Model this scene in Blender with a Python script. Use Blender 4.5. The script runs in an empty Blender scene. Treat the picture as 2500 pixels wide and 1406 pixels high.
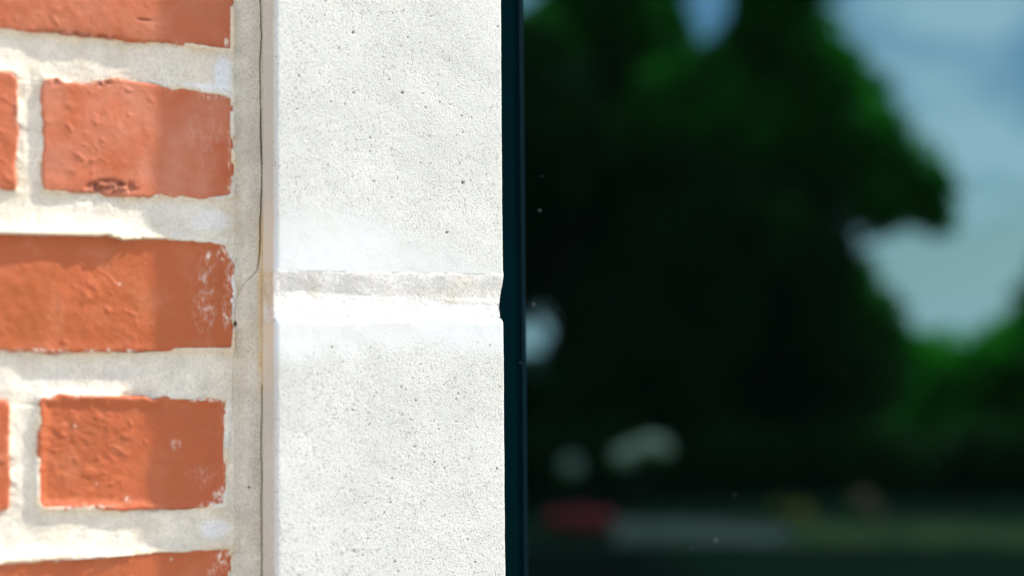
import bpy, math, random
import numpy as np
from mathutils import Matrix, Vector

# ------------------------------------------------------------ camera
F = 3472.0                       # focal length in photo pixels (50 mm on 36 mm)
TH, PI_, RO = math.radians(26.7), math.radians(2.45), math.radians(0.49)
CAM = np.array([0.0, -0.702, 1.50])
f0 = np.array([math.sin(TH)*math.cos(PI_), math.cos(TH)*math.cos(PI_), math.sin(PI_)])
r0 = np.array([math.cos(TH), -math.sin(TH), 0.0])
u0 = np.cross(r0, f0)
RI = r0*math.cos(RO) - u0*math.sin(RO)
UP = u0*math.cos(RO) + r0*math.sin(RO)

def ray(px, py):
    return f0 + ((px-1250)/F)*RI + ((703-py)/F)*UP
def on(px, py, Y=0.0):
    """point of the plane y = Y seen at a photo pixel"""
    d = ray(px, py); t = (Y-CAM[1])/d[1]
    return CAM + t*d

scene = bpy.context.scene
camd = bpy.data.cameras.new("camera"); cam = bpy.data.objects.new("camera", camd)
scene.collection.objects.link(cam); scene.camera = cam
cam.matrix_world = Matrix(((RI[0], UP[0], -f0[0], CAM[0]), (RI[1], UP[1], -f0[1], CAM[1]),
                           (RI[2], UP[2], -f0[2], CAM[2]), (0, 0, 0, 1)))
camd.lens = 50; camd.sensor_width = 36; camd.clip_start = 0.02; camd.clip_end = 3000
camd.dof.use_dof = True
camd.dof.focus_distance = float(np.dot(on(1150, 703, -0.019)-CAM, f0))
camd.dof.aperture_fstop = 2.7

# ------------------------------------------------------------ world, sun, exposure
SUN = np.array([3.0, -1.0, 3.7]); SUN /= np.linalg.norm(SUN)
el = math.asin(SUN[2]); rot = math.atan2(SUN[0], SUN[1])
world = bpy.data.worlds.new("World"); scene.world = world; world.use_nodes = True
nt = world.node_tree; nt.nodes.clear()
def N(nt, t, **k):
    n = nt.nodes.new(t)
    for a, b in k.items():
        if a in n.inputs.keys(): n.inputs[a].default_value = b
        else: setattr(n, a, b)
    return n
L = lambda nt, a, b: nt.links.new(a, b)
sky = N(nt, 'ShaderNodeTexSky', sky_type='NISHITA', sun_disc=False)
sky.sun_elevation = el; sky.sun_rotation = rot; sky.air_density = 1.0; sky.dust_density = 1.5
bg = N(nt, 'ShaderNodeBackground', Strength=0.12); wo = N(nt, 'ShaderNodeOutputWorld')
tc = N(nt, 'ShaderNodeTexCoord'); mp = N(nt, 'ShaderNodeMapping'); mp.inputs['Scale'].default_value = (1, 1, 2.2)
mp.inputs['Location'].default_value = (0.3, 0.2, 0.15)
cn = N(nt, 'ShaderNodeTexNoise', Scale=7.5, Detail=6.0, Roughness=0.55)
cr = N(nt, 'ShaderNodeMapRange'); cr.inputs['From Min'].default_value = .44; cr.inputs['From Max'].default_value = .60
cm = N(nt, 'ShaderNodeMixRGB'); cm.inputs['Color2'].default_value = (9.2, 9.6, 10.2, 1)
L(nt, tc.outputs['Generated'], mp.inputs[0]); L(nt, mp.outputs[0], cn.inputs['Vector'])
L(nt, cn.outputs['Fac'], cr.inputs[0])
sx = N(nt, 'ShaderNodeSeparateXYZ'); L(nt, tc.outputs['Generated'], sx.inputs[0])
hr = N(nt, 'ShaderNodeMapRange'); L(nt, sx.outputs['Z'], hr.inputs[0])
for k_, v_ in (('From Min', .0), ('From Max', .13), ('To Min', .95), ('To Max', 0)): hr.inputs[k_].default_value = v_
mx = N(nt, 'ShaderNodeMath', operation='MAXIMUM'); L(nt, cr.outputs[0], mx.inputs[0]); L(nt, hr.outputs[0], mx.inputs[1]); L(nt, mx.outputs[0], cm.inputs['Fac'])
hs = N(nt, 'ShaderNodeHueSaturation', Saturation=1.35, Value=.95); L(nt, sky.outputs[0], hs.inputs['Color']); L(nt, hs.outputs[0], cm.inputs['Color1']); L(nt, cm.outputs[0], bg.inputs['Color'])
L(nt, bg.outputs[0], wo.inputs['Surface'])

sd_ = bpy.data.lights.new("sun", 'SUN'); sd_.energy = 3.2; sd_.angle = math.radians(1.5); sd_.color = (1, .96, .89)
so = bpy.data.objects.new("sun", sd_); scene.collection.objects.link(so)
so.rotation_euler = Vector(SUN).to_track_quat('Z', 'Y').to_euler()
so.location = (4, -4, 6)
vs = scene.view_settings; scene.display_settings.display_device = 'sRGB'
vs.view_transform = 'Standard'; vs.look = 'None'; vs.exposure = 1.27; vs.gamma = 1; vs.use_curve_mapping = False
scene.render.engine = 'CYCLES'
scene.cycles.use_denoising = True
scene.cycles.max_bounces = 6; scene.cycles.caustics_reflective = False

# ------------------------------------------------------------ helpers
rng = np.random.default_rng(7); random.seed(7)
def tag(o, label=None, cat=None, group=None, kind=None):
    for k, v in (('label', label), ('category', cat), ('group', group), ('kind', kind)):
        if v: o[k] = v
    return o
def empty(name, loc=(0, 0, 0)):
    o = bpy.data.objects.new(name, None); o.location = loc; o.empty_display_size = .1
    scene.collection.objects.link(o); return o
def mesh(name, V, Fc, mat, parent=None, smooth=False, attrs=None, origin=None):
    V = np.asarray(V, dtype=np.float64)
    po = np.array(parent.location) if parent is not None else np.zeros(3)
    if parent is not None and parent.parent is not None: po = po + np.array(parent.parent.location)
    org = V.mean(0) if origin is None and parent is not None else (np.zeros(3) if origin is None else np.array(origin))
    m = bpy.data.meshes.new(name)
    Fc = np.asarray(Fc)
    m.vertices.add(len(V)); m.vertices.foreach_set('co', (V-org).ravel())
    k = Fc.shape[1]
    m.loops.add(Fc.size); m.loops.foreach_set('vertex_index', Fc.ravel().astype(np.int32))
    m.polygons.add(len(Fc)); m.polygons.foreach_set('loop_start', np.arange(0, Fc.size, k, dtype=np.int32))
    m.polygons.foreach_set('use_smooth', np.full(len(Fc), smooth))
    m.update(calc_edges=True); m.validate()
    for an, av in (attrs or {}).items():
        a = m.attributes.new(an, 'FLOAT', 'POINT'); a.data.foreach_set('value', np.asarray(av, dtype=np.float32).ravel())
    o = bpy.data.objects.new(name, m); m.materials.append(mat)
    scene.collection.objects.link(o)
    if parent is not None: o.parent = parent
    o.location = org - po
    return o
def boxes(bs):
    V, Q = [], []
    for (x0, x1, y0, y1, z0, z1) in bs:
        n = len(V)
        V += [(x, y, z) for x in (x0, x1) for y in (y0, y1) for z in (z0, z1)]
        Q += [[n+i for i in q] for q in ((0, 1, 3, 2), (4, 6, 7, 5), (0, 4, 5, 1), (2, 3, 7, 6), (0, 2, 6, 4), (1, 5, 7, 3))]
    return np.array(V, float), np.array(Q)
def grid_faces(nu, nv):
    i = np.arange(nu-1)[:, None]; j = np.arange(nv-1)[None, :]
    a = i*nv+j
    return np.stack([a, a+nv, a+nv+1, a+1], -1).reshape(-1, 4)
_tab = rng.random((256, 256))
def vnoise(x, y, seed=0):
    x = x+seed*17.31; y = y+seed*9.73
    xi = np.floor(x).astype(int); yi = np.floor(y).astype(int); fx = x-xi; fy = y-yi
    fx = fx*fx*(3-2*fx); fy = fy*fy*(3-2*fy)
    g = lambda a, b: _tab[a & 255, b & 255]
    return (g(xi, yi)*(1-fx)+g(xi+1, yi)*fx)*(1-fy)+(g(xi, yi+1)*(1-fx)+g(xi+1, yi+1)*fx)*fy
def fbm(x, y, wl, seed=0, octv=4):
    """value noise around 0, first wavelength wl (metres)"""
    s = 0; a = 1; t = 0
    for k in range(octv):
        c_, s_ = math.cos(.65+k*.9+seed), math.sin(.65+k*.9+seed)
        s = s+a*(vnoise((x*c_-y*s_)/wl*2**k, (x*s_+y*c_)/wl*2**k, seed+k*3)-.5); t += a; a *= .55
    return s/t*2
def sstep(a, b, x):
    t = np.clip((x-a)/(b-a), 0, 1); return t*t*(3-2*t)
def sdf(poly, X, Z):
    """signed distance to polygon, positive inside"""
    d = np.full(X.shape, 1e9); ins = np.zeros(X.shape, bool)
    n = len(poly)
    for i in range(n):
        ax, az = poly[i]; bx, bz = poly[(i+1) % n]
        ex, ez = bx-ax, bz-az; wx, wz = X-ax, Z-az
        t = np.clip((wx*ex+wz*ez)/(ex*ex+ez*ez+1e-18), 0, 1)
        d = np.minimum(d, (wx-t*ex)**2+(wz-t*ez)**2)
        c = ((az > Z) != (bz > Z)) & (X < (bx-ax)*(Z-az)/((bz-az) if abs(bz-az) > 1e-12 else 1e-12)+ax)
        ins ^= c
    d = np.sqrt(d); return np.where(ins, d, -d)

# ------------------------------------------------------------ materials
def mat(name, rough=.8, spec=.4):
    m = bpy.data.materials.new(name); m.use_nodes = True
    b = m.node_tree.nodes['Principled BSDF']; b.inputs['Roughness'].default_value = rough
    b.inputs['Specular IOR Level'].default_value = spec
    return m, m.node_tree, b
def noise(nt, pos, scale, detail=4, rough=.55, sc=(1, 1, 1)):
    n = N(nt, 'ShaderNodeTexNoise', Scale=scale, Detail=detail, Roughness=rough)
    if sc != (1, 1, 1):
        m = N(nt, 'ShaderNodeMapping'); m.inputs['Scale'].default_value = sc; L(nt, pos, m.inputs[0]); pos = m.outputs[0]
    L(nt, pos, n.inputs['Vector']); return n.outputs['Fac']
def rmp(nt, v, a, b, c=0., d=1.):
    m = N(nt, 'ShaderNodeMapRange'); m.inputs['From Min'].default_value = a; m.inputs['From Max'].default_value = b
    m.inputs['To Min'].default_value = c; m.inputs['To Max'].default_value = d
    L(nt, v, m.inputs[0]); return m.outputs[0]
def mth(nt, op, a, b):
    m = N(nt, 'ShaderNodeMath', operation=op)
    for i, v in enumerate((a, b)):
        if isinstance(v, (int, float)): m.inputs[i].default_value = v
        else: L(nt, v, m.inputs[i])
    return m.outputs[0]
def mix(nt, fac, a, b, bt='MIX'):
    m = N(nt, 'ShaderNodeMixRGB', blend_type=bt)
    for k, v in (('Fac', fac), ('Color1', a), ('Color2', b)):
        if isinstance(v, (int, float)): m.inputs[k].default_value = v
        elif isinstance(v, tuple): m.inputs[k].default_value = (*v, 1) if len(v) == 3 else v
        else: L(nt, v, m.inputs[k])
    return m.outputs[0]
def attr(nt, name):
    a = N(nt, 'ShaderNodeAttribute', attribute_name=name); return a.outputs['Fac']
def bump(nt, b, h, dist, strength=1.0):
    n = N(nt, 'ShaderNodeBump'); n.inputs['Strength'].default_value = strength; n.inputs['Distance'].default_value = dist
    L(nt, h, n.inputs['Height']); L(nt, n.outputs[0], b.inputs['Normal'])

MORT = (.65, .59, .485)
# brick
M_brick, nt, b = mat('brick', .62, .35)
pos = N(nt, 'ShaderNodeNewGeometry').outputs['Position']; oi = N(nt, 'ShaderNodeObjectInfo')
c = mix(nt, rmp(nt, noise(nt, pos, 45, 3), .35, .7), oi.outputs['Color'], (.40, .088, .026), 'MIX')
c = mix(nt, rmp(nt, noise(nt, pos, 48, 6, .65), .5, .72, 0, .34), c, (.54, .225, .12))
c = mix(nt, rmp(nt, noise(nt, pos, 85, 5, .6), .48, .7, 0, .35), c, (.36, .085, .016))
c = mix(nt, rmp(nt, noise(nt, pos, 2200, 2, .6), .42, .62, 0, .22), c, (.25, .06, .025))
c = mix(nt, rmp(nt, noise(nt, pos, 900, 3, .6), .58, .72, 0, .28), c, (.24, .055, .02))
c = mix(nt, rmp(nt, noise(nt, pos, 30, 2, .5, (1, 1, .15)), .5, .8, 0, .25), c, (.36, .08, .025))
dk = attr(nt, 'scorch'); c = mix(nt, mth(nt, 'MULTIPLY', dk, rmp(nt, noise(nt, pos, 500, 3), .35, .6)), c, (.13, .035, .02))
sm = attr(nt, 'smear_lit_rim')  # mortar smears, and lit lower rims painted pale
sm = mth(nt, 'MULTIPLY', sm, rmp(nt, noise(nt, pos, 520, 6, .75, (1, 1, .5)), .47, .60))
sm = mth(nt, 'MULTIPLY', sm, rmp(nt, noise(nt, pos, 150, 3, .6, (1, 1, .5)), .36, .56))
c = mix(nt, sm, c, (.72, .62, .52))
L(nt, c, b.inputs['Base Color'])
h = mth(nt, 'ADD', noise(nt, pos, 700, 4, .6), mth(nt, 'MULTIPLY', noise(nt, pos, 180, 3, .5), 1.2))
bump(nt, b, h, .00022)
# mortar
def mortar_mat(name, base):
    m, nt, b = mat(name, .95, .15)
    pos = N(nt, 'ShaderNodeNewGeometry').outputs['Position']
    c = mix(nt, rmp(nt, noise(nt, pos, 70, 4), .35, .68), tuple(v*.86 for v in base), tuple(min(v*1.12, 1) for v in base))
    c = mix(nt, rmp(nt, noise(nt, pos, 38, 3, .5), .52, .7, 0, .38), c, (.58, .46, .30))
    c = mix(nt, mth(nt, 'MULTIPLY', attr(nt, 'tan'), rmp(nt, noise(nt, pos, 160, 4), .25, .6, .35, 1)), c, (.60, .41, .20))
    c = mix(nt, mth(nt, 'MULTIPLY', attr(nt, 'pale'), .8), c, (.70, .72, .74))
    c = mix(nt, rmp(nt, noise(nt, pos, 1500, 3, .55), .55, .65, 0, .6), c, (.24, .20, .165))
    c = mix(nt, rmp(nt, noise(nt, pos, 600, 4, .6), .5, .7, 0, .3), c, (.38, .33, .26))
    c = mix(nt, mth(nt, 'MULTIPLY', attr(nt, 'dirt_shade'), rmp(nt, noise(nt, pos, 1300, 4, .7), .36, .62)), c, (.27, .225, .175))  # grime by the crack; in the stone joint, shade painted darker
    c = mix(nt, attr(nt, 'crack'), c, (.035, .022, .018))
    L(nt, c, b.inputs['Base Color'])
    h = mth(nt, 'ADD', noise(nt, pos, 1500, 3, .6), mth(nt, 'MULTIPLY', noise(nt, pos, 420, 3, .6), 1.5))
    bump(nt, b, h, .00038)
    return m
M_mortar = mortar_mat('mortar', MORT)
M_joint = mortar_mat('joint_mortar', (.74, .712, .66))
# cast stone
M_stone, nt, b = mat('cast_stone', .9, .2)
pos = N(nt, 'ShaderNodeNewGeometry').outputs['Position']
hz = attr(nt, 'haze')
c = mix(nt, rmp(nt, noise(nt, pos, 25, 4), .35, .7), (.495, .490, .446), (.565, .557, .512))
spk = rmp(nt, noise(nt, pos, 1350, 3, .6), .565, .63)
spk = mth(nt, 'MULTIPLY', spk, rmp(nt, noise(nt, pos, 140, 3), .3, .6, .5, 1))
c = mix(nt, mth(nt, 'MULTIPLY', mth(nt, 'MULTIPLY', spk, mth(nt, 'SUBTRACT', 1.0, mth(nt, 'MULTIPLY', hz, .75))), .95), c, (.21, .20, .175))
c = mix(nt, mth(nt, 'MULTIPLY', hz, rmp(nt, noise(nt, pos, 60, 4), .3, .7, .15, .8)), c, (.575, .59, .595))
c = mix(nt, mth(nt, 'MULTIPLY', attr(nt, 'tan'), rmp(nt, noise(nt, pos, 110, 4), .3, .62, .5, 1)), c, (.66, .53, .37))
c = mix(nt, mth(nt, 'MULTIPLY', attr(nt, 'pit'), .85), c, (.09, .075, .06))
L(nt, c, b.inputs['Base Color'])
h = mth(nt, 'ADD', noise(nt, pos, 1200, 2, .55), mth(nt, 'MULTIPLY', noise(nt, pos, 560, 3, .6), .7))
h = mth(nt, 'MULTIPLY', h, mth(nt, 'SUBTRACT', 1.05, mth(nt, 'MULTIPLY', hz, .7)))
bump(nt, b, h, .00026)
# frame, glass
M_frame, nt, b = mat('dark_aluminium', .6, .0)
pos = N(nt, 'ShaderNodeNewGeometry').outputs['Position']
L(nt, mix(nt, noise(nt, pos, 40, 3), (.0004, .0055, .0072), (.0007, .0075, .0095)), b.inputs['Base Color'])
bump(nt, b, noise(nt, pos, 900, 3), .00006)
M_seal, nt, b = mat('glazing_seal', .6, .1); b.inputs['Base Color'].default_value = (.006, .010, .012, 1)
M_glass, nt, b = mat('dark_tinted_glass', .0, .5); b.inputs['Base Color'].default_value = (.0008, .0015, .0012, 1)
b.inputs['IOR'].default_value = 2.4; b.inputs['Specular Tint'].default_value = (.46, .88, 1.0, 1); b.inputs['Roughness'].default_value = 0.0
M_dust, nt, b = mat('dust', .9); b.inputs['Base Color'].default_value = (.10, .13, .13, 1)

# ------------------------------------------------------------ brick wall
P = lambda pts: [(on(x, y)[0], on(x, y)[2]) for x, y in pts]
XR = on(571, 500)[0]; ZC = 1.5
FARL = XR-0.205                      # left end of a stretcher
def left_ext(pts_top, pts_bot, xl):
    """polygon whose left end lies outside the frame at world x = xl"""
    t = P(pts_top); bt = P(pts_bot)
    return [(xl, t[0][1])]+t+bt+[(xl, bt[-1][1])]
x_hdr1 = on(45, 320)[0]; x_hdr3 = on(24, 1100)[0]
bricks = []   # polygon, colour, id
zt = on(300, 100)[2]+.060
r0b = P([(570, 127), (540, 127), (500, 121), (440, 111), (410, 101), (350, 104), (300, 99), (200, 89), (100, 79), (0, 73)])
bricks.append(([(FARL, zt), (XR, zt)]+r0b+[(FARL, on(0, 68)[1*2])], (.39, .12, .055), 'r0'))
bricks.append((left_ext([(-60, 168), (0, 170), (28, 176), (42, 195), (47, 240)], [(46, 330), (40, 400), (43, 440), (40, 464), (0, 459), (-60, 458)], x_hdr1-.2), (.42, .11, .045), 'r1a'))
bricks.append((P([(102, 205), (112, 190), (140, 188), (158, 198), (205, 206), (232, 196), (290, 192), (360, 203), (422, 215), (440, 209), (500, 220), (545, 226), (571, 238),
                  (570, 300), (573, 400), (572, 478), (555, 485), (500, 490), (450, 486), (400, 480), (330, 484), (262, 479), (240, 471), (150, 471), (106, 466), (102, 400), (104, 320), (101, 260)]), (.46, .16, .088), 'r1b'))
bricks.append((left_ext([(-60, 563), (0, 565), (100, 567), (200, 571), (262, 570), (300, 580), (360, 577), (440, 581), (530, 588), (548, 596)],
                        [(562, 622), (576, 650), (572, 690), (578, 712), (570, 730), (571, 760), (566, 780), (577, 800), (572, 857), (480, 858), (400, 856), (350, 860), (300, 858), (200, 862), (100, 859), (0, 855), (-60, 855)], FARL), (.34, .080, .017), 'r2'))
bricks.append((left_ext([(-60, 976), (0, 974), (14, 976), (24, 992)], [(24, 1100), (25, 1190), (22, 1244), (0, 1250), (-60, 1250)], x_hdr3-.2), (.38, .085, .03), 'r3a'))
bricks.append((P([(99, 975), (108, 970), (124, 971), (150, 961), (180, 966), (350, 967), (380, 974), (400, 966), (450, 966), (530, 972), (553, 980), (556, 1040), (554, 1120), (553, 1200), (552, 1236),
                  (480, 1242), (400, 1242), (300, 1247), (200, 1243), (104, 1245), (90, 1226), (89, 1150), (94, 1060)]), (.36, .085, .025), 'r3b'))
zb = on(300, 1350)[2]-.060
bricks.append(([(FARL, on(-20, 1374)[2])]+P([(0, 1372), (100, 1363), (200, 1356), (300, 1351), (400, 1341), (500, 1336), (566, 1332)])+[(XR-.002, zb), (FARL, zb)], (.38, .092, .027), 'r4'))
hero = bricks
CAMX0 = on(-60, 703)[0]
PITCH = (on(300, 980)[2]-on(300, 200)[2])/-2.0
ztop1 = on(300, 200)[2]

smears_lit_rims = {  # px centre, radii, amount; long lower-edge strips are sunlit rims painted pale
 'r0': [(553, 105, 8, 22, 1)],
 'r1b': [(560, 380, 4, 95, .6), (500, 330, 60, 110, .12), (563, 462, 9, 16, 1), (420, 205, 60, 10, .7), (320, 186, 40, 12, .9), (520, 235, 50, 12, .5), (425, 490, 6, 8, 1)],
 'r1a': [(45, 440, 8, 14, 1)],
 'r2': [(515, 640, 28, 30, 1.0), (500, 730, 36, 90, .45), (548, 620, 22, 22, 1), (565, 700, 20, 90, .55), (552, 760, 12, 55, .8), (292, 692, 6, 5, 1), (118, 771, 5, 5, 1), (515, 852, 32, 6, 1), (330, 582, 50, 6, .5), (60, 857, 120, 7, 1.3), (250, 857, 100, 6, 1.2), (590, 700, 16, 60, .9)],
 'r3b': [(500, 974, 55, 9, 1.1), (545, 1000, 10, 40, .9), (515, 1232, 34, 9, 1.3), (536, 1205, 16, 24, 1), (549, 1100, 5, 90, .7), (430, 1085, 18, 18, .4), (490, 1170, 50, 40, .22), (315, 1218, 12, 12, .6), (185, 1040, 4, 4, 1), (238, 1182, 4, 4, 1), (192, 1207, 5, 6, 1), (240, 965, 70, 5, .9), (190, 1239, 110, 7, 1.3)],
 'r4': [(548, 1362, 24, 26, .9), (415, 1362, 6, 6, 1), (530, 1390, 30, 20, .5), (130, 1366, 70, 5, .7)],
}
scorches = {'r1b': [(270, 455, 80, 22, 1), (240, 200, 40, 14, .8), (130, 200, 25, 14, .5)], 'r0': [(352, 50, 22, 4, .6), (200, 84, 120, 7, .7)], 'r1a': [(38, 270, 8, 60, .9)],
            'r3b': [(450, 1241, 110, 4, .8), (340, 1010, 4, 4, .6)], 'r2': [(195, 780, 4, 4, 1), (340, 858, 45, 4, .8)]}
def ell(X, Z, lst):
    s = np.zeros(X.shape)
    for cx, cy, rx, ry, a in lst:
        p = on(cx, cy); ex = on(cx+rx, cy)[0]-p[0]; ez = p[2]-on(cx, cy+ry)[2]
        d = np.sqrt(((X-p[0])/ex)**2+((Z-p[2])/ez)**2)
        s = np.maximum(s, a*(1-sstep(.45, 1.1, d)))
    return s
Z1, Z3 = on(200, 330)[2], on(200, 1100)[2]

def brick_mesh(poly, col, bid, res, seed, parent, depth=.05):
    pl = np.array(poly); x0, z0 = pl.min(0)-.0015; x1, z1 = pl.max(0)+.0015
    if bid: xs = np.concatenate([np.arange(x0, max(x0, CAMX0), .002), np.arange(max(x0, CAMX0), x1, res)])
    else: xs = np.arange(x0, x1+res, res)
    zs = np.arange(z0, z1+res, res)
    X, Z = np.meshgrid(xs, zs, indexing='ij')
    d = sdf(poly, X, Z)
    d = d+.0007*fbm(X, Z, .004, seed+40, 4)+.0006*fbm(X, Z, .012, seed+41, 2)
    r = .0015
    e = np.clip(d, 0, r)
    Y = r-np.sqrt(np.maximum(r*r-(r-e)**2, 0))*1.0
    Y = np.where(d < 0, r+np.minimum(-d*8, .006), Y)
    # surface relief: drag marks, pimples, hollows
    rel = .00055*fbm(X, Z, .022, seed, 3)+.00022*fbm(X, Z, .005, seed+5, 4)
    wx = X+.0016*fbm(X, Z, .006, seed+12, 2); wz = Z+.0016*fbm(X, Z, .006, seed+13, 2)
    pim = vnoise((wx*.8-wz*.6)/.0036, (wx*.6+wz*.8)/.0026, seed+9)
    rel += -.0004*sstep(.66, .95, pim)*sstep(.35, .6, vnoise(X/.02, Z/.02, seed+11))
    if bid == 'r3b': rel += .00030*fbm(X*1.0, Z*1.3, .003, 3, 3)*(1-sstep(on(290, 1100)[0], on(330, 1100)[0], X))
    if bid == 'r2': rel += .00022*fbm(X, Z, .007, 8, 3)
    smooth = 1-.6*sstep(on(330, 700)[0], on(420, 700)[0], X) if bid else 1
    Y = Y+rel*smooth+{'r3b': .0017, 'r2': .0004, 'r0': -.0002}.get(bid, 0)*sstep(0, .006, d)+(.0005*fbm(X*0, Z, .02, seed+30, 2) if bid else 0)
    sc = ell(X, Z, scorches.get(bid, [])); Y = Y+.0014*np.minimum(sc, 1)*sstep(.35, .6, vnoise(X/.003, Z/.002, 21))*(bid in ('r1b', 'r0'))
    sm = ell(X, Z, smears_lit_rims.get(bid, []))
    if bid: sm = sm+.30*sstep(.0025, 0, d)*(vnoise(X/.004, Z/.003, seed) > .45)
    V = np.stack([X, Y, Z], -1).reshape(-1, 3)
    V[:, 1] = np.where(d.ravel() < -.0009, np.maximum(V[:, 1], .009), V[:, 1])
    o = mesh('brick', V, grid_faces(*X.shape), M_brick, parent, True, {'smear_lit_rim': sm, 'scorch': sc})
    o.color = (*col, 1)
    return o

wall = empty('brick_wall', (XR-.3, 0.0, 0.0))
tag(wall, 'orange red brick wall with wide rough grey mortar joints, left of the pale stone', 'brick wall')
for i, (poly, col, bid) in enumerate(hero):
    brick_mesh(poly, col, bid, .00055, i*5+1, wall)
# the rest of the bond, course by course
XL = XR-1.9
rest = []
k = 0
def rowz(n):  # top of course n counted downward, n=1 is the row of 'r1b'
    return ztop1-(n-1)*PITCH
nmin = 1-int((2.75-ztop1)/PITCH); nmax = 1+int((ztop1-.02)/PITCH)
for n in range(nmin, nmax+1):
    zt_ = rowz(n); zb_ = zt_-(PITCH-.0185)
    if zb_ < .0: continue
    xr = XR
    first = True
    while xr > XL:
        ln = .094 if (first and n % 2) else .203
        xl = max(xr-ln, XL)
        vis = 0 <= n <= 4
        skip = vis and (first or (n in (1, 3) and xr > XR-.13))
        if not skip and xr-xl > .02: rest.append((n, xl, xr, zb_, zt_))
        xr = xl-.0125; first = False
rest.sort(key=lambda r: abs(r[0]-2)+abs((r[1]+r[2])/2-XR)*4)
near, far = rest[:80], rest[80:]
def jit(): return random.uniform(-.0012, .0012)
for i, (n, xl, xr, zb_, zt_) in enumerate(near):
    poly = [(xl+jit(), zt_+jit()), ((xl+xr)/2, zt_+jit()), (xr+jit(), zt_+jit()), (xr+jit(), (zt_+zb_)/2), (xr+jit(), zb_+jit()), ((xl+xr)/2, zb_+jit()), (xl+jit(), zb_+jit()), (xl+jit(), (zt_+zb_)/2)]
    t = random.random()
    brick_mesh(poly, (.44+.05*t, .11+.06*t, .035+.05*t), '', .002, 60+i, wall)
bx = [(xl, xr, jit()*.5, .03, zb_, zt_) for (n, xl, xr, zb_, zt_) in far]
V, Q = boxes(bx)
o = mesh('brick', V, Q, M_brick, wall, False); o['kind'] = 'stuff'; o.color = (.46, .13, .05, 1)

# mortar field: joints between the bricks and the wide vertical joint against the stone
XS = on(641, 500)[0]                # where mortar meets the stone's side
def crack_path(pts): return [(on(x, y)[0], on(x, y)[2]) for x, y in pts]
cr1 = crack_path([(636, -60), (637, 0), (640, 90), (637, 150), (638, 240), (639, 320), (641, 390), (641, 450), (639, 510), (637, 550), (637, 600), (634, 640), (629, 663), (618, 676), (608, 684)])
cr2 = crack_path([(608, 684), (586, 708), (579, 735), (577, 760), (576, 790), (575, 840), (570, 890), (569, 930), (571, 980), (569, 1030)])
cr3 = crack_path([(641, 940), (641, 1000), (639, 1080), (641, 1150), (640, 1230), (641, 1300), (640, 1400), (640, 1480)])
def pdist(path, X, Z):
    d = np.full(X.shape, 1e9)
    for (ax, az), (bx_, bz) in zip(path[:-1], path[1:]):
        ex, ez = bx_-ax, bz-az; t = np.clip(((X-ax)*ex+(Z-az)*ez)/(ex*ex+ez*ez), 0, 1)
        d = np.minimum(d, np.hypot(X-ax-t*ex, Z-az-t*ez))
    return d
zlo, zhi = on(0, 1440)[2]-.004, on(0, -40)[2]+.004
xs = np.concatenate([np.arange(XL, CAMX0, .008), np.arange(CAMX0, on(558, 700)[0], .0006), np.arange(on(558, 700)[0], XS+.0022, .00028)])
zs = np.concatenate([np.arange(0, zlo, .012), np.arange(zlo, zhi, .0005), np.arange(zhi, 2.8, .012)])
X, Z = np.meshgrid(xs, zs, indexing='ij')
dmin = np.full(X.shape, -1e9)
for poly, _, _ in hero:
    pl = np.array(poly); (a0, b0), (a1, b1) = pl.min(0)-.02, pl.max(0)+.02
    ii = np.where((xs > a0) & (xs < a1))[0]; jj = np.where((zs > b0) & (zs < b1))[0]
    if len(ii) and len(jj):
        s_ = np.s_[ii[0]:ii[-1]+1, jj[0]:jj[-1]+1]
        dmin[s_] = np.maximum(dmin[s_], sdf(poly, X[s_], Z[s_]))
out = -dmin                          # distance outside the nearest brick
zr = lambda y: on(300, y)[2]
jn = lambda a, b_, c_: np.where(np.abs(Z-(zr(a)+zr(b_))/2) < (zr(a)-zr(b_))/2+.004, c_, 0)*sstep(on(20, 700)[0], on(90, 700)[0], X)
rec0 = .0026+jn(100, 195, .0016)+jn(857, 965, .0018)
rec = rec0-(rec0-.0009)*sstep(on(360, 700)[0], on(470, 700)[0], X)
Y = rec+.0005*fbm(X, Z, .018, 31, 3)+.00022*fbm(X, Z, .004, 33, 4)
nearb = np.exp(-np.clip(out, 0, .05)/.0022)
Y = Y-nearb*.0022*sstep(.35, .8, vnoise(X/.011, Z/.006, 35)+.25*vnoise(X/.002, Z/.002, 36))*(out > -.0018)
Y = np.where(out < -.0016, Y+np.minimum((-out-.0016)*4, .006), Y)
for bi, amp, x_end in ((3, .0042, 375), (6, .0040, 340), (2, .0008, 330), (5, .0008, 330)):
    pl = np.array(hero[bi][0])
    ii = np.where((xs > pl[:, 0].min()-.004) & (xs < pl[:, 0].max()+.004))[0]; jj = np.where((zs > pl[:, 1].max()-.012) & (zs < pl[:, 1].max()+.02))[0]
    s_ = np.s_[ii[0]:ii[-1]+1, jj[0]:jj[-1]+1]
    dd = -sdf(hero[bi][0], X[s_], Z[s_]); up_ = Z[s_] > np.interp(X[s_], [pl[:, 0].min(), pl[:, 0].max()], [pl[:, 1].max()-.004]*2)
    a_ = amp*(.62+.75*vnoise(X[s_]/.014, Z[s_]*0+bi, 37))*(1-.75*sstep(on(x_end-90, 700)[0], on(x_end+30, 700)[0], X[s_]))
    Y[s_] = Y[s_]-a_*np.exp(-np.clip(dd, 0, 1)/.0048)*up_*(dd > -.0012)
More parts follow.
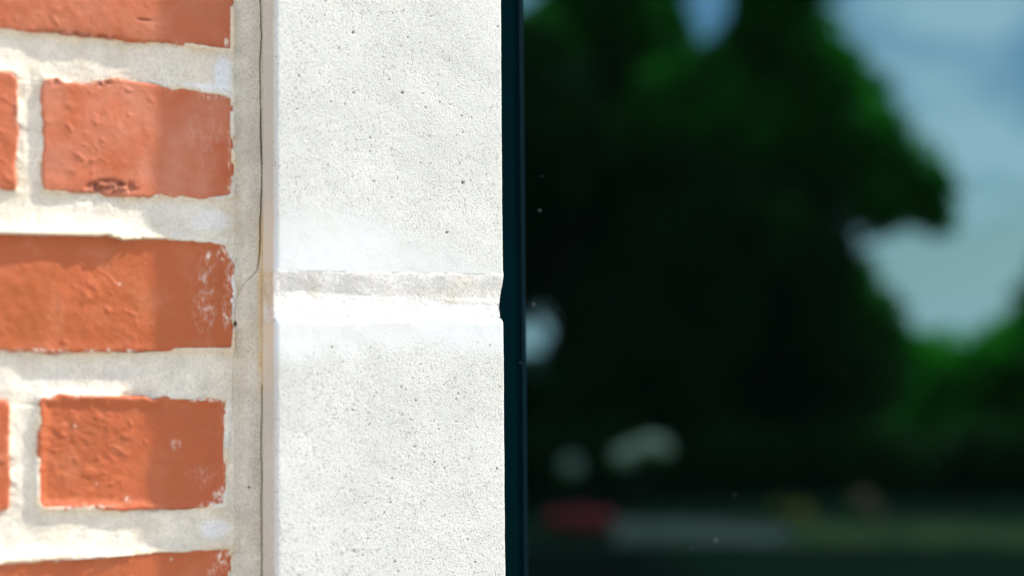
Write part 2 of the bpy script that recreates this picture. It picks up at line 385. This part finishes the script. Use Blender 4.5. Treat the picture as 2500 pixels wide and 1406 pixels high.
# vertical joint: hollow tooled, rising against the stone
tj = (X-XR)/(XS-XR)
Y = Y+np.where(tj > 0, .0016*np.sin(np.clip(tj, 0, 1)*math.pi)-.0002*sstep(.8, 1, tj), 0)
c1, c2, c3 = pdist(cr1, X+.0002*fbm(X, Z, .003, 51, 3), Z), pdist(cr2, X+.0004*fbm(X, Z, .004, 52, 3), Z), pdist(cr3, X+.0002*fbm(X, Z, .003, 53, 3), Z)
w1 = .00042*(.55+.9*vnoise(X*0+3.3, Z/.012, 54))
fade1 = sstep(on(600, 690)[2], on(600, 560)[2], Z)
crk = np.maximum(.85*sstep(w1*1.1, w1*.35, c1)*(.45+.55*fade1), np.maximum(.3*sstep(.00028, .0001, c2), .6*sstep(.00042, .00012, c3)))
p = on(577, 790); spot = sstep(.0013, .0004, np.hypot(X-p[0], (Z-p[2])*.6)); p = on(612, 1190); spot = np.maximum(spot, .8*sstep(.001, .0003, np.hypot(X-p[0], Z-p[2])))
crk = np.maximum(crk, spot)
Y = Y+.0012*crk
mid = sstep(on(640, 1000)[2], on(640, 880)[2], Z)*sstep(on(640, 480)[2], on(640, 600)[2], Z)
dirt_shade = sstep(.35, .95, tj)*.6*(.6+.8*vnoise(X/.02, Z/.05, 55))*(1-.35*mid)*(tj > 0)
tan = mid*sstep(.72, 1.0, tj)*.95+.5*sstep(.9, 1, tj)+.5*np.exp(-np.clip(out, 0, 1)/.0012)*(out > -.002)*(vnoise(X/.02, Z/.02, 56) > .4)
pale = np.maximum(ell(X, Z, [(545, 180, 26, 55, .9), (515, 538, 60, 34, .6), (500, 210, 70, 10, .6), (525, 1290, 45, 30, .7), (568, 725, 12, 45, .9), (430, 520, 120, 30, .15), (200, 920, 260, 40, .15), (560, 1040, 10, 90, .3)]), 0)
V = np.stack([X, Y, Z], -1).reshape(-1, 3)
mesh('mortar', V, grid_faces(*X.shape), M_mortar, wall, True, {'dirt_shade': dirt_shade, 'tan': tan, 'pale': pale, 'crack': crk})
V, Q = boxes([(XL, XS+.001, .012, .22, 0, 2.8)])
mesh('wall_core', V, Q, M_mortar, wall)

# ------------------------------------------------------------ cast stone window surround
YF = -.019
SX0 = on(663, 703, YF)[0]-.0015; SX1 = on(1229, 703, YF)[0]; SX0 = max(SX0-.002, XS+.0004)
ZJ_T = on(950, 668, YF)[2]; ZJ_B = on(950, 768, YF)[2]
def perimeter(x0, x1, res, yback_r, rl=.0028, rr=.0010, yl=.012):
    """outline of the jamb in plan: left side, rounded front arris, front, right arris, reveal"""
    P_, N_ = [], []
    for y in np.linspace(yl, YF+rl, 30)[:-1]: P_.append((x0, y)); N_.append((-1, 0))
    for a in np.linspace(0, math.pi/2, 14)[:-1]: P_.append((x0+rl-rl*math.cos(a), YF+rl-rl*math.sin(a))); N_.append((-math.cos(a), -math.sin(a)))
    n = int((x1-x0-rl-rr)/res)
    for x in np.linspace(x0+rl, x1-rr, n)[:-1]: P_.append((x, YF)); N_.append((0, -1))
    for a in np.linspace(0, math.pi/2, 6)[:-1]: P_.append((x1-rr+rr*math.sin(a), YF+rr-rr*math.cos(a))); N_.append((math.sin(a), -math.cos(a)))
    for y in np.linspace(YF+rr, yback_r, 50): P_.append((x1, y)); N_.append((1, 0))
    return np.array(P_), np.array(N_)
PP, NN = perimeter(SX0, SX1, .0005, .075)
ss = np.concatenate([[0], np.cumsum(np.hypot(*np.diff(PP, axis=0).T))])
pits_px = [(982, 227, 5), (1130, 446, 6), (862, 80, 5), (995, 92, 3), (667, 240, 5), (742, 107, 3), (1090, 568, 4), (730, 186, 3), (800, 405, 3), (950, 195, 3), (1050, 400, 2.5), (1032, 228, 2.5),
           (722, 768, 5), (858, 743, 4), (667, 778, 6), (1213, 1143, 4), (980, 945, 2.5), (957, 1168, 3), (1060, 1127, 3), (953, 1226, 3), (937, 1250, 2.5), (1113, 974, 2.5), (1085, 1142, 3), (964, 1370, 3), (1142, 1316, 3),
           (663, 872, 6), (662, 885, 5), (668, 890, 4), (664, 965, 4), (766, 1290, 3), (1012, 1090, 3), (990, 950, 2.5), (1160, 1372, 3)]
_r = np.random.default_rng(5)
pits_px += [(x, y, r) for x, y, r in zip(_r.uniform(690, 1220, 110), _r.uniform(-30, 1430, 110), _r.uniform(1.2, 2.9, 110)) if not 500 < y < 830]
def block(z0, z1, rt, rb, seed, parent, yb=.075):
    fine = [max(z0, on(950, 1440, YF)[2]), min(z1, on(950, -40, YF)[2])]
    if fine[0] < fine[1]:
        zs = np.concatenate([np.arange(z0, fine[0], .006), np.arange(fine[0], fine[1], .0005), np.arange(fine[1], z1, .006), [z1]])
    else: zs = np.concatenate([[z0, z0+.0008, z0+.002, z0+.004], np.linspace(z0+.008, z1-.008, 50), [z1-.004, z1-.002, z1-.0008, z1]])
    zs = np.unique(zs); zs = zs[np.concatenate([[True], np.diff(zs) > 1e-5])]
    S, Z = np.meshgrid(ss, zs, indexing='ij')
    X = PP[:, 0][:, None]+0*Z; Yb = PP[:, 1][:, None]+0*Z
    ins = np.zeros(S.shape)
    for r, e in ((rt, z1-Z), (rb, Z-z0)):
        e = np.clip(e+.0016*fbm(S, Z*0+r, .02, seed+31, 5)*(e < .02)*(r > .004), 0, r); ins = np.maximum(ins, r-np.sqrt(np.maximum(r*r-(r-e)**2, 0)))
    hz = np.zeros(S.shape)
    # pale slurry wiped over the faces next to the joint
    lim_t = ZJ_T+.0025+(np.clip((on(1230, 650, YF)[0]-X)/(on(1230, 650, YF)[0]-on(850, 650, YF)[0]), 0, 1)**.8)*.033
    lim_b = ZJ_B-.022+.006*(X > 0)*fbm(X, Z*0, .03, 71, 2)
    if z0 > ZJ_B-.001: hz = sstep(-.004, .020, lim_t-Z+.006*fbm(X, Z, .02, 72, 3))*(Z > ZJ_T-.01)
    if abs(z1-ZJ_B) < .002: hz = sstep(-.003, .013, Z-lim_b+.006*fbm(X, Z, .02, 73, 3))
    hz = hz*(.75+.5*vnoise(X/.02, Z/.01, 74)); hz = np.clip(hz, 0, 1)
    n = .00006*fbm(S, Z, .0022, seed, 3)*(1-.7*hz)+.00018*fbm(S, Z, .012, seed+7, 3)+.0003*fbm(S, Z, .06, seed+8, 2)
    pit = sstep(.93, .97, vnoise(S/.0011, Z/.0011, seed+20))*(vnoise(S/.009, Z/.009, seed+21) > .6)*(1-hz)*.55*(Yb < YF+.0005)
    for cx, cy, r in pits_px:
        q = on(cx, cy, YF); rr_ = r*.00017
        if z0 < q[2] < z1:
            j = np.abs(zs-q[2]) < .004
            dd = np.hypot(X[:, j]-q[0]+.0003*fbm(X[:, j], Z[:, j], .001, 5, 2), Z[:, j]-q[2]+.0003*fbm(X[:, j], Z[:, j], .001, 6, 2))
            pit[:, j] = np.maximum(pit[:, j], np.where(Yb[:, j] < YF+.0022, sstep(rr_*1.2, rr_*.5, dd), 0))
    off = -ins+n-.0007*pit
    Xo = np.clip(X+NN[:, 0][:, None]*off, SX0+ins-.0004, SX1-ins+.0004); Yo = np.maximum(Yb+NN[:, 1][:, None]*off, np.where(ins > .0002, YF+ins-.0003, -1))
    mid = sstep(on(640, 1040)[2], on(640, 800)[2], Z)*sstep(on(640, 430)[2], on(640, 620)[2], Z)
    tan = np.clip((Yb-YF-.0008)/.004, 0, 1)*(X < SX0+.02)*(.32+.6*mid)
    V = np.stack([Xo, Yo, Z], -1)
    nu, nv = S.shape
    Fq = grid_faces(nu, nv)
    # flat caps on top and bottom of the block
    V = V.reshape(-1, 3); A = {'haze': hz.ravel(), 'pit': pit.ravel(), 'tan': tan.ravel()}
    def cap(j, flip):
        nonlocal V, Fq
        idx = np.arange(nu)*nv+j; b0 = len(V)
        ctr = np.repeat(V[idx].mean(0)[None], 1, 0)
        V = np.vstack([V, ctr]);
        for k_ in A: A[k_] = np.append(A[k_], 0)
        i = np.arange(nu-1)
        q = np.stack([idx[i], idx[i+1], np.full(nu-1, b0), np.full(nu-1, b0)], -1)
        return q
    tri = []
    for j in (0, nv-1):
        q = cap(j, j == 0); tri.append(q[:, :3])
    # quads with repeated vertex are invalid: build caps as a fan of thin quads instead
    Fl = [Fq]
    for t in tri:
        m = len(t)//2*2
        Fl.append(np.stack([t[0:m:2, 0], t[0:m:2, 1], t[1:m:2, 1], t[0:m:2, 2]], -1))
    return mesh('stone_block', V, np.vstack(Fl), M_stone, parent, True, A)

surround = empty('stone_window_surround', ((SX0+SX1)/2, 0, 0.0))
tag(surround, 'pale speckled cast stone window jamb with one recessed horizontal joint, beside the dark frame', 'window surround')
GAP = ZJ_T-ZJ_B; BH = .60
block(ZJ_T, ZJ_T+BH, .003, .0007, 3, surround)
block(ZJ_B-BH, ZJ_B, .0052, .003, 13, surround)
block(ZJ_T+BH+GAP, 2.8, .003, .003, 23, surround)
block(0.0, ZJ_B-BH-GAP, .003, .003, 33, surround)
def joint(zt_, zb_, parent, seed):
    zs = np.linspace(zb_-.004, zt_+.005, 70)
    S, Z = np.meshgrid(ss, zs, indexing='ij')
    t = np.clip((zt_-Z)/(zt_-zb_), 0, 1)
    X0_ = PP[:, 0][:, None]+0*Z
    we = .40+.42*np.clip((PP[:, 0][:, None]-SX0)/(SX1-SX0), 0, 1)+.1*fbm(PP[:, 0][:, None], Z*0, .03, 77, 3)
    over = np.clip((Z-zt_)/.0025-.4*fbm(X0_, Z*0, .008, seed+5, 3), 0, 3)
    ins = -.00018+.0003*over**2+.0025*np.clip(t/we, 0, 1)**1.1+.007*np.clip((zb_-.0021+.0010*fbm(X0_, Z*0, .014, seed+15, 5)-Z)/.005, 0, 1)-.0004*sstep(.8, 1, t)+.0003*fbm(X0_, Z, .007, seed+9, 3)+.00015*fbm(S, Z, .02, seed, 3)+.00006*fbm(S, Z, .003, seed+1, 3)
    ins0 = ins[len(ss)//2][None, :]+0*ins
    ins_r = ins[-1][None, :]*.75
    ins = ins*np.clip(1+NN[:, 0], 0, 1)[:, None]*(1-.25*np.clip(NN[:, 0], 0, 1))[:, None]
    X = np.clip(PP[:, 0][:, None]-NN[:, 0][:, None]*ins, SX0-.0004, SX1-np.maximum(ins_r, -.0004)); Y = np.maximum(PP[:, 1][:, None]-NN[:, 1][:, None]*ins, YF+ins0-.00005)
    tan = np.clip((PP[:, 1]-YF-.0008)/.004, 0, 1)[:, None]*(PP[:, 0] < SX0+.02)[:, None]*.8+0*Z
    dirt_shade = .15*sstep(.1, .3, t)*sstep(.75, .5, t)*(.5+vnoise(X/.02, Z/.01, 81))  # shade of the hollow painted as a darker band
    pale = .5*sstep(.6, .9, t)  # sunlit lower part of the joint painted paler
    z = np.zeros(S.shape)
    return mesh('mortar_joint', np.stack([X, Y, Z], -1).reshape(-1, 3), grid_faces(*S.shape), M_joint, parent, True, {'tan': tan, 'dirt_shade': dirt_shade, 'pale': pale, 'crack': z})
joint(ZJ_T, ZJ_B, surround, 91)
joint(ZJ_T+BH+GAP, ZJ_T+BH, surround, 95)
joint(ZJ_B-BH, ZJ_B-BH-GAP, surround, 98)

# ------------------------------------------------------------ window: dark frame and reflecting pane
YFR = .036; YG = .052
FX = on(1284, 703, YFR)[0]
WX1 = FX+1.75; WZ0, WZ1 = .45, 2.55
win = empty('window', ((SX1+WX1)/2, YFR, 0))
tag(win, 'dark framed window with large glass pane mirroring trees and cloudy sky', 'window')
def rail(x0, x1, z0, z1, name='frame_rail'):
    # box section with a small bevel and a raised outer fillet
    import bmesh
    bm = bmesh.new(); bmesh.ops.create_cube(bm, size=1)
    for v in bm.verts:
        v.co = Vector((x0 if v.co.x < 0 else x1, YFR if v.co.y < 0 else .075, z0 if v.co.z < 0 else z1))
    bmesh.ops.bevel(bm, geom=bm.edges[:], offset=.0016, segments=3, affect='EDGES')
    me = bpy.data.meshes.new(name); bm.to_mesh(me); bm.free(); me.materials.append(M_frame)
    for p_ in me.polygons: p_.use_smooth = False
    o = bpy.data.objects.new(name, me); scene.collection.objects.link(o); o.parent = win
    c = Vector(((x0+x1)/2, (YFR+.075)/2, (z0+z1)/2)); 
    for v in me.vertices: v.co -= c
    o.location = c-win.location
    return o
rail(SX1+.0015, FX, 0.40, 2.62, 'frame_stile')
rail(WX1, WX1+.06, 0.40, 2.62, 'frame_stile')
rail(FX+.001, WX1-.001, .40, .46, 'frame_rail'); rail(FX+.001, WX1-.001, 2.55, 2.62, 'frame_rail')
V, Q = boxes([(FX-.004, WX1+.004, YG, YG+.006, .45, 2.56)])
M_highlight, nt, b = mat('frame_highlight', .5, .03); b.inputs['Base Color'].default_value = (.0012, .0085, .012, 1)  # lighter strip added to paint the highlight along the frame's edge
V, Q = boxes([(FX-.0034, FX-.0008, YFR-.0012, YFR+.002, .461, 2.549)])
mesh('frame_highlight_strip', V, Q, M_highlight, win)
V, Q = boxes([(FX-.004, WX1+.004, YG, YG+.006, .45, 2.56)])
glass = mesh('glass_pane', V, Q, M_glass, win)
V, Q = boxes([(FX+.0005, FX+.0026, YG-.006, YG-.0003, .461, 2.549), (WX1-.0026, WX1-.0005, YG-.006, YG-.0003, .461, 2.549)])
mesh('glazing_seal', V, Q, M_seal, win)
# specks of dust on the outside of the glass
dv, df = [], []
for (px_, py_, r_) in [(1748, 1318, .0008), (1303, 742, .0007), (1323, 430, .0003), (1271, 885, .0004), (2154, 372, .0003), (1794, 1207, .0003), (2096, 1314, .0004), (1318, 514, .0006), (2400, 505, .0003), (2066, 907, .0003), (1690, 1340, .0004)]:
    q = on(px_, py_, YG-.0002 if px_ > 1290 else YFR-.0002)
    n0 = len(dv)
    for k_ in range(8):
        a = k_*math.pi/4; dv.append((q[0]+r_*math.cos(a)*random.uniform(.6, 1), q[1], q[2]+r_*math.sin(a)*random.uniform(.8, 1.4)))
    df += [[n0, n0+1, n0+2, n0+3], [n0, n0+3, n0+4, n0+7], [n0+4, n0+5, n0+6, n0+7]]
mesh('dust_speck', dv, df, M_dust, win)
# the rest of the opening, out of the frame
V, Q = boxes([(SX1+.002, WX1+.058, -.03, .08, .30, .399)]); mesh('sill', V, Q, M_stone, surround)
V, Q = boxes([(SX1+.002, WX1+.058, -.019, .08, 2.621, 2.8)]); mesh('lintel', V, Q, M_stone, surround)
V, Q = boxes([(SX1+.002, WX1+.058, .001, .2, 0, .299)]); mesh('wall_core', V, Q, M_mortar, wall)

# ------------------------------------------------------------ outdoors, seen in the glass
def refl(px, py, dist):
    """point at a horizontal distance from the wall's glass along the mirrored ray"""
    d = ray(px, py); d = d/np.linalg.norm(d); g = CAM+d*((YG-CAM[1])/d[1])
    m = np.array([d[0], -d[1], d[2]])
    return g+m*dist
def plain(name, cols, scale, rough=.9):
    m, nt, b = mat(name, rough, .02); pos = N(nt, 'ShaderNodeNewGeometry').outputs['Position']
    L(nt, mix(nt, rmp(nt, noise(nt, pos, scale, 5, .6), .35, .65), *cols), b.inputs['Base Color'])
    return m
M_paving = plain('paving', ((.38, .355, .31), (.48, .45, .40)), 6)
M_grass = plain('lawn', ((.005, .016, .008), (.008, .024, .010)), 3)
M_soil = plain('soil', ((.003, .004, .004), (.005, .006, .006)), 5)
M_path = plain('path', ((.06, .07, .05), (.17, .155, .135)), 1.6)
M_verge = plain('verge', ((.035, .06, .02), (.12, .13, .05)), 2.2)
M_bark = plain('bark', ((.022, .017, .012), (.05, .04, .03)), 12)
def leafmat(name, a, b_, tw=(2.3, 2.4, 1.5)):
    m, nt, b = mat(name, .6, .25); oi = N(nt, 'ShaderNodeNewGeometry')
    c = mix(nt, oi.outputs['Random Per Island'], a, b_); L(nt, c, b.inputs['Base Color'])
    tr_ = N(nt, 'ShaderNodeBsdfTranslucent'); ms = N(nt, 'ShaderNodeMixShader'); ms.inputs[0].default_value = .5
    L(nt, mix(nt, 1.0, c, tw, 'MULTIPLY'), tr_.inputs['Color'])
    L(nt, b.outputs[0], ms.inputs[1]); L(nt, tr_.outputs[0], ms.inputs[2])
    L(nt, ms.outputs[0], nt.nodes['Material Output'].inputs['Surface']); return m
M_leafA = leafmat('leaf_dark', (.006, .026, .004), (.035, .31, .006))
M_leafB = leafmat('leaf_green', (.015, .06, .006), (.06, .50, .010))
M_leafD = leafmat('leaf_hedge_shaded_crown', (.005, .020, .004), (.015, .075, .006))  # hedge leaf; also darkens the crown lobes to paint their shade
M_red = leafmat('petal_red', (.45, .03, .06), (.6, .10, .12), (1.8, 2.1, 2.5)); M_white = leafmat('petal_white', (.6, .62, .55), (.8, .8, .74), (1.9, 1.75, 1.45))
M_yel = leafmat('petal_yellow', (.5, .28, .05), (.6, .4, .08), (1.1, 1.1, 1.1)); M_pink = leafmat('petal_pink', (.5, .2, .17), (.6, .3, .25), (1.1, 1.1, 1.1))
def sheet(name, x0, x1, y0, y1, z, m):
    n = 2
    V = [(x0, y0, z), (x1, y0, z), (x1, y1, z), (x0, y1, z)]
    o = mesh(name, V, [[0, 1, 2, 3]], m); tag(o, kind='structure'); return o
sheet('ground', -900, 900, -1200, 300, 0, M_grass)
sheet('paving', -12, 14, -5.2, .0, .004, M_paving)
def leaves(cent, n, size, rr=None):
    """n leaf quads scattered round centres [(point, radius)], denser toward the shell"""
    w = np.array([r**2 for _, r in cent]); w = w/w.sum()
    pick = rng.choice(len(cent), n, p=w)
    C_ = np.array([c for c, _ in cent])[pick]; R_ = np.array([r for _, r in cent])[pick]
    d = rng.normal(size=(n, 3)); d /= np.linalg.norm(d, axis=1)[:, None]
    rad = R_*rng.random(n)**.45*(1+.18*np.sin(d[:, 0]*7+C_[:, 0])*np.cos(d[:, 2]*6+C_[:, 2]))
    p = C_+d*rad[:, None]
    a = rng.normal(size=(n, 3)); a /= np.linalg.norm(a, axis=1)[:, None]
    b = np.cross(a, rng.normal(size=(n, 3))); b /= np.linalg.norm(b, axis=1)[:, None]
    s = size*rng.uniform(.6, 1.3, n)[:, None]
    V = np.stack([p-a*s, p-b*s*.55, p+a*s, p+b*s*.55], 1)
    return V, p
def leafmesh(V):
    return V.reshape(-1, 3), np.arange(len(V)*4).reshape(-1, 4)
def limb(pts, rad, seg=8):
    V, Q = [], []
    for k_, (p_, r_) in enumerate(zip(pts, rad)):
        for i in range(seg):
            a = 2*math.pi*i/seg; V.append((p_[0]+r_*math.cos(a), p_[1]+r_*math.sin(a), p_[2]))
    for k_ in range(len(pts)-1):
        for i in range(seg):
            j = (i+1) % seg; Q.append([k_*seg+i, k_*seg+j, (k_+1)*seg+j, (k_+1)*seg+i])
    return V, Q
def tree(name, label, base, lobes, nleaf, lsize, lm, tr=.22, group=None, keep=None):
    root = empty(name, (base[0], base[1], 0)); tag(root, label, 'tree', group)
    top = np.mean([c for c, _ in lobes], 0)
    V, Q = [], []
    def add(v, q):
        n = len(V); V.extend(v); Q.extend([[n+i for i in f] for f in q])
    b0 = np.array([base[0], base[1], -.05]); mid_ = b0*.5+top*.5; mid_[:2] = b0[:2]*.8+top[:2]*.2
    add(*limb([b0, b0*.9+top*.1+np.array([0, 0, .1]), mid_, top], [tr*1.4, tr, tr*.7, tr*.25]))
    for c, r in lobes:
        s0 = b0*.6+mid_*.4 if random.random() < .4 else mid_
        add(*limb([s0, (s0+c)/2+np.array([0, 0, -.1*r]), c], [tr*.4, tr*.22, tr*.06], 6))
    mesh('trunk', V, Q, M_bark, root, True)
    lv, p = leaves(lobes, nleaf, lsize)
    if keep is not None: lv = lv[keep(p)]
    v, f = leafmesh(lv); mesh('crown', v, f, lm, root)
    return root
DB = 17.0
def lob(lst, dist, jitter=1.2):
    o = []
    for px_, py_, r_ in lst:
        dd = dist+random.uniform(-jitter, jitter); o.append((refl(px_, py_, dd), r_/F*dd))
    return o
def mirrorpx(p):
    """photo pixel where an outdoor point shows in the glass"""
    q = p.copy(); q[:, 1] = 2*YG-q[:, 1]; v = q-CAM
    z = v@f0; return 1250+F*(v@RI)/z, 703-F*(v@UP)/z
def clear(p):
    x, y = mirrorpx(p)
    k_ = np.ones(len(p), bool)
    for gx, gy, gw, gh in ((1293, 840, 24, 44), (1748, 0, 36, 70)):
        k_ &= ~((((x-gx)/gw)**2+((y-gy)/gh)**2) < 1)
    return k_
tb = refl(1750, 1150, DB)
main = [(2060, 670, 85), (1440, 0, 90), (1340, 60, 70), (1290, 480, 150), (1290, 640, 110), (1250, 720, 90), (1400, 850, 70), (1250, 960, 80), (1640, 60, 60), (1560, 40, 90), (1850, 60, 60), (2130, 780, 90), (2150, 880, 110), (1180, 300, 300), (1330, 130, 120), (1330, 330, 200), (1480, 140, 150), (1600, 200, 150), (1480, 420, 260), (1700, 330, 220), (1760, 190, 110), (1880, 20, 130), (1900, 120, 160), (1990, 190, 130), (2060, 270, 130),
        (1950, 400, 230), (2120, 360, 120), (2215, 440, 110), (2275, 455, 70), (2290, 530, 50), (2150, 500, 80), (1700, 620, 320), (1900, 620, 190), (1450, 650, 160), (1420, 760, 90), (1600, 850, 280), (1850, 860, 240), (2000, 840, 150), (2050, 940, 150),
        (1480, 980, 170), (1180, 600, 90), (1700, 1000, 200), (1950, 1020, 180), (1350, 980, 90), (1600, -80, 110), (1400, -100, 120), (1980, -110, 120)]
dark = [m for m in main if (m[0] < 1430 and m[1] > 200) or (m[1] > 540 and m[0] < 2060)]  # lobes in the big crown's shade, painted with darker leaves
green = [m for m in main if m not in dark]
tree('broadleaf_tree', 'big broad green tree whose crown bulges to the right in the window reflection', tb, lob(green, DB), 62000, .075, M_leafA, .26, None, clear)
tree('shaded_crown_tree', 'shaded lower crown of the big tree, shade put into almost black leaves, left and centre of the window reflection', refl(1500, 1150, DB-1.5), lob(dark, DB-1.0), 60000, .075, M_leafD, .22, None, clear)
right = [(2470, 850, 80), (2560, 830, 110), (2270, 900, 100), (2330, 1000, 150), (2450, 1000, 160), (2400, 900, 90), (2550, 950, 150), (2250, 1080, 90), (2520, 1120, 130), (2400, 1120, 130), (2640, 900, 180)]
tree('broadleaf_tree', 'lower bright green tree reflected at the lower right of the glass', refl(2400, 1150, 24), lob(right, 24), 30000, .09, M_leafB, .2)
tree('broadleaf_tree', 'dark tree reflected at the extreme right edge of the glass', refl(2640, 1100, 21), lob([(2530, 735, 60), (2590, 720, 85), (2640, 780, 120), (2700, 640, 150), (2620, 850, 110)], 21), 9000, .08, M_leafA, .2)
for (px_, dd_, lab_) in ((820, 21, 'round green tree well left of the shaded crown, outside the mirrored view'), (350, 26, 'farther green tree left of the round one, outside the mirrored view'),
                         (3150, 23, 'green tree right of the dark one, outside the mirrored view')):
    lb_ = [(px_+dx_, 800+dy_, r_) for dx_, dy_, r_ in ((0, 0, 220), (-150, 120, 150), (160, 90, 160), (20, -220, 150), (-90, -110, 140), (60, 240, 180))]
    tree('broadleaf_tree', lab_, refl(px_, 1150, dd_), lob(lb_, dd_), 16000, .11, M_leafA, .2, 'trees beyond the path')
# shrubs behind the path, then the flowers along its edge
def shrub(name, label, cat, lst, dist, n, size, lm, fl=None, group=None):
    lb = lob(lst, dist, .3)
    c0 = np.mean([c for c, _ in lb], 0)
    root = empty(name, (c0[0], c0[1], 0)); tag(root, label, cat, group)
    lv, p = leaves(lb, n, size); lv = lv[lv[:, :, 2].min(1) > .01]
    v, f = leafmesh(lv); mesh('foliage', v, f, M_leafA if fl else lm, root)
    V, Q = [], []
    for c, r in lb:
        v, q = limb([(c0[0], c0[1], -.03), ((c0[0]+c[0])/2, (c0[1]+c[1])/2, max(c[2]*.5, .1)), (c[0], c[1], max(c[2], .15))], [.03, .02, .01], 6)
        n0 = len(V); V += v; Q += [[n0+i for i in f_] for f_ in q]
    mesh('stem', V, Q, M_bark, root)
    if fl:
        lv, p = leaves([(c+np.array([0, .04, .05]), r*1.08) for c, r in lb], int(n*.9), size*.8); lv = lv[lv[:, :, 2].min(1) > .02]
        v, f = leafmesh(lv); mesh('blossom', v, f, fl, root)
    return root
hed = [(x, 1130+20*math.sin(x*.02), 95) for x in range(600, 3200, 90)]+[(x, 1210, 60) for x in range(600, 3200, 80)]
shrub('hedge', 'low dark green hedge running behind the pale path in the reflection', 'hedge', hed, 14.2, 44000, .065, M_leafD)
shrub('flowering_shrub', 'white flowered bush, the larger pale blob in the reflected hedge', 'shrub', [(1585, 1106, 23), (1548, 1114, 20), (1515, 1126, 17), (1608, 1104, 16)], 12.7, 3800, .05, M_leafA, M_white)
shrub('flowering_shrub', 'small white flowered bush left of the larger pale one in the reflection', 'shrub', [(1390, 1152, 22)], 12.7, 700, .045, M_leafA, M_white)
shrub('flower_clump', 'red flowers at the left end of the reflected pale path', 'flowers', [(1355, 1292, 26), (1410, 1288, 28), (1465, 1291, 26)], 10.9, 7000, .035, M_red, M_red)
shrub('flower_clump', 'yellow flowers midway along the reflected path', 'flowers', [(1900, 1262, 26), (1950, 1268, 26)], 11.6, 260, .03, M_yel, M_yel)
shrub('flower_clump', 'pinkish flowers right of the yellow ones in the reflection', 'flowers', [(2100, 1235, 24), (2125, 1258, 22)], 11.8, 160, .03, M_pink, M_pink)
# path
def gp(px, py):
    d = ray(px, py); d /= np.linalg.norm(d); g = CAM+d*((YG-CAM[1])/d[1]); m = np.array([d[0], -d[1], d[2]])
    return g+m*((g[2]-.006)/-m[2])
A_, B_, C_, D_ = gp(1500, 1322), gp(1940, 1325), gp(1940, 1276), gp(1500, 1270)
A2, B2 = gp(1930, 1327), gp(2600, 1332); C2, D2 = gp(2600, 1282), gp(1930, 1276)
B2 = A2+(B2-A2)*4; C2 = D2+(C2-D2)*4
o = mesh('verge', [A2+[0, 0, .004], B2+[0, 0, .004], C2+[0, 0, .004], D2+[0, 0, .004]], [[0, 1, 2, 3]], M_verge); tag(o, kind='structure')
o = mesh('path', [A_, B_, C_, D_], [[0, 1, 2, 3]], M_path); tag(o, kind='structure')

E_ = gp(1560, 1334)
o = mesh('flower_bed_soil', [(E_[0]-3, E_[1]-1.2, .008), (E_[0], E_[1]-.1, .008), (E_[0]-.4, E_[1]+1.5, .008), (E_[0]-2.2, E_[1]+1.5, .008)], [[0, 1, 2, 3]], M_soil); tag(o, kind='structure')
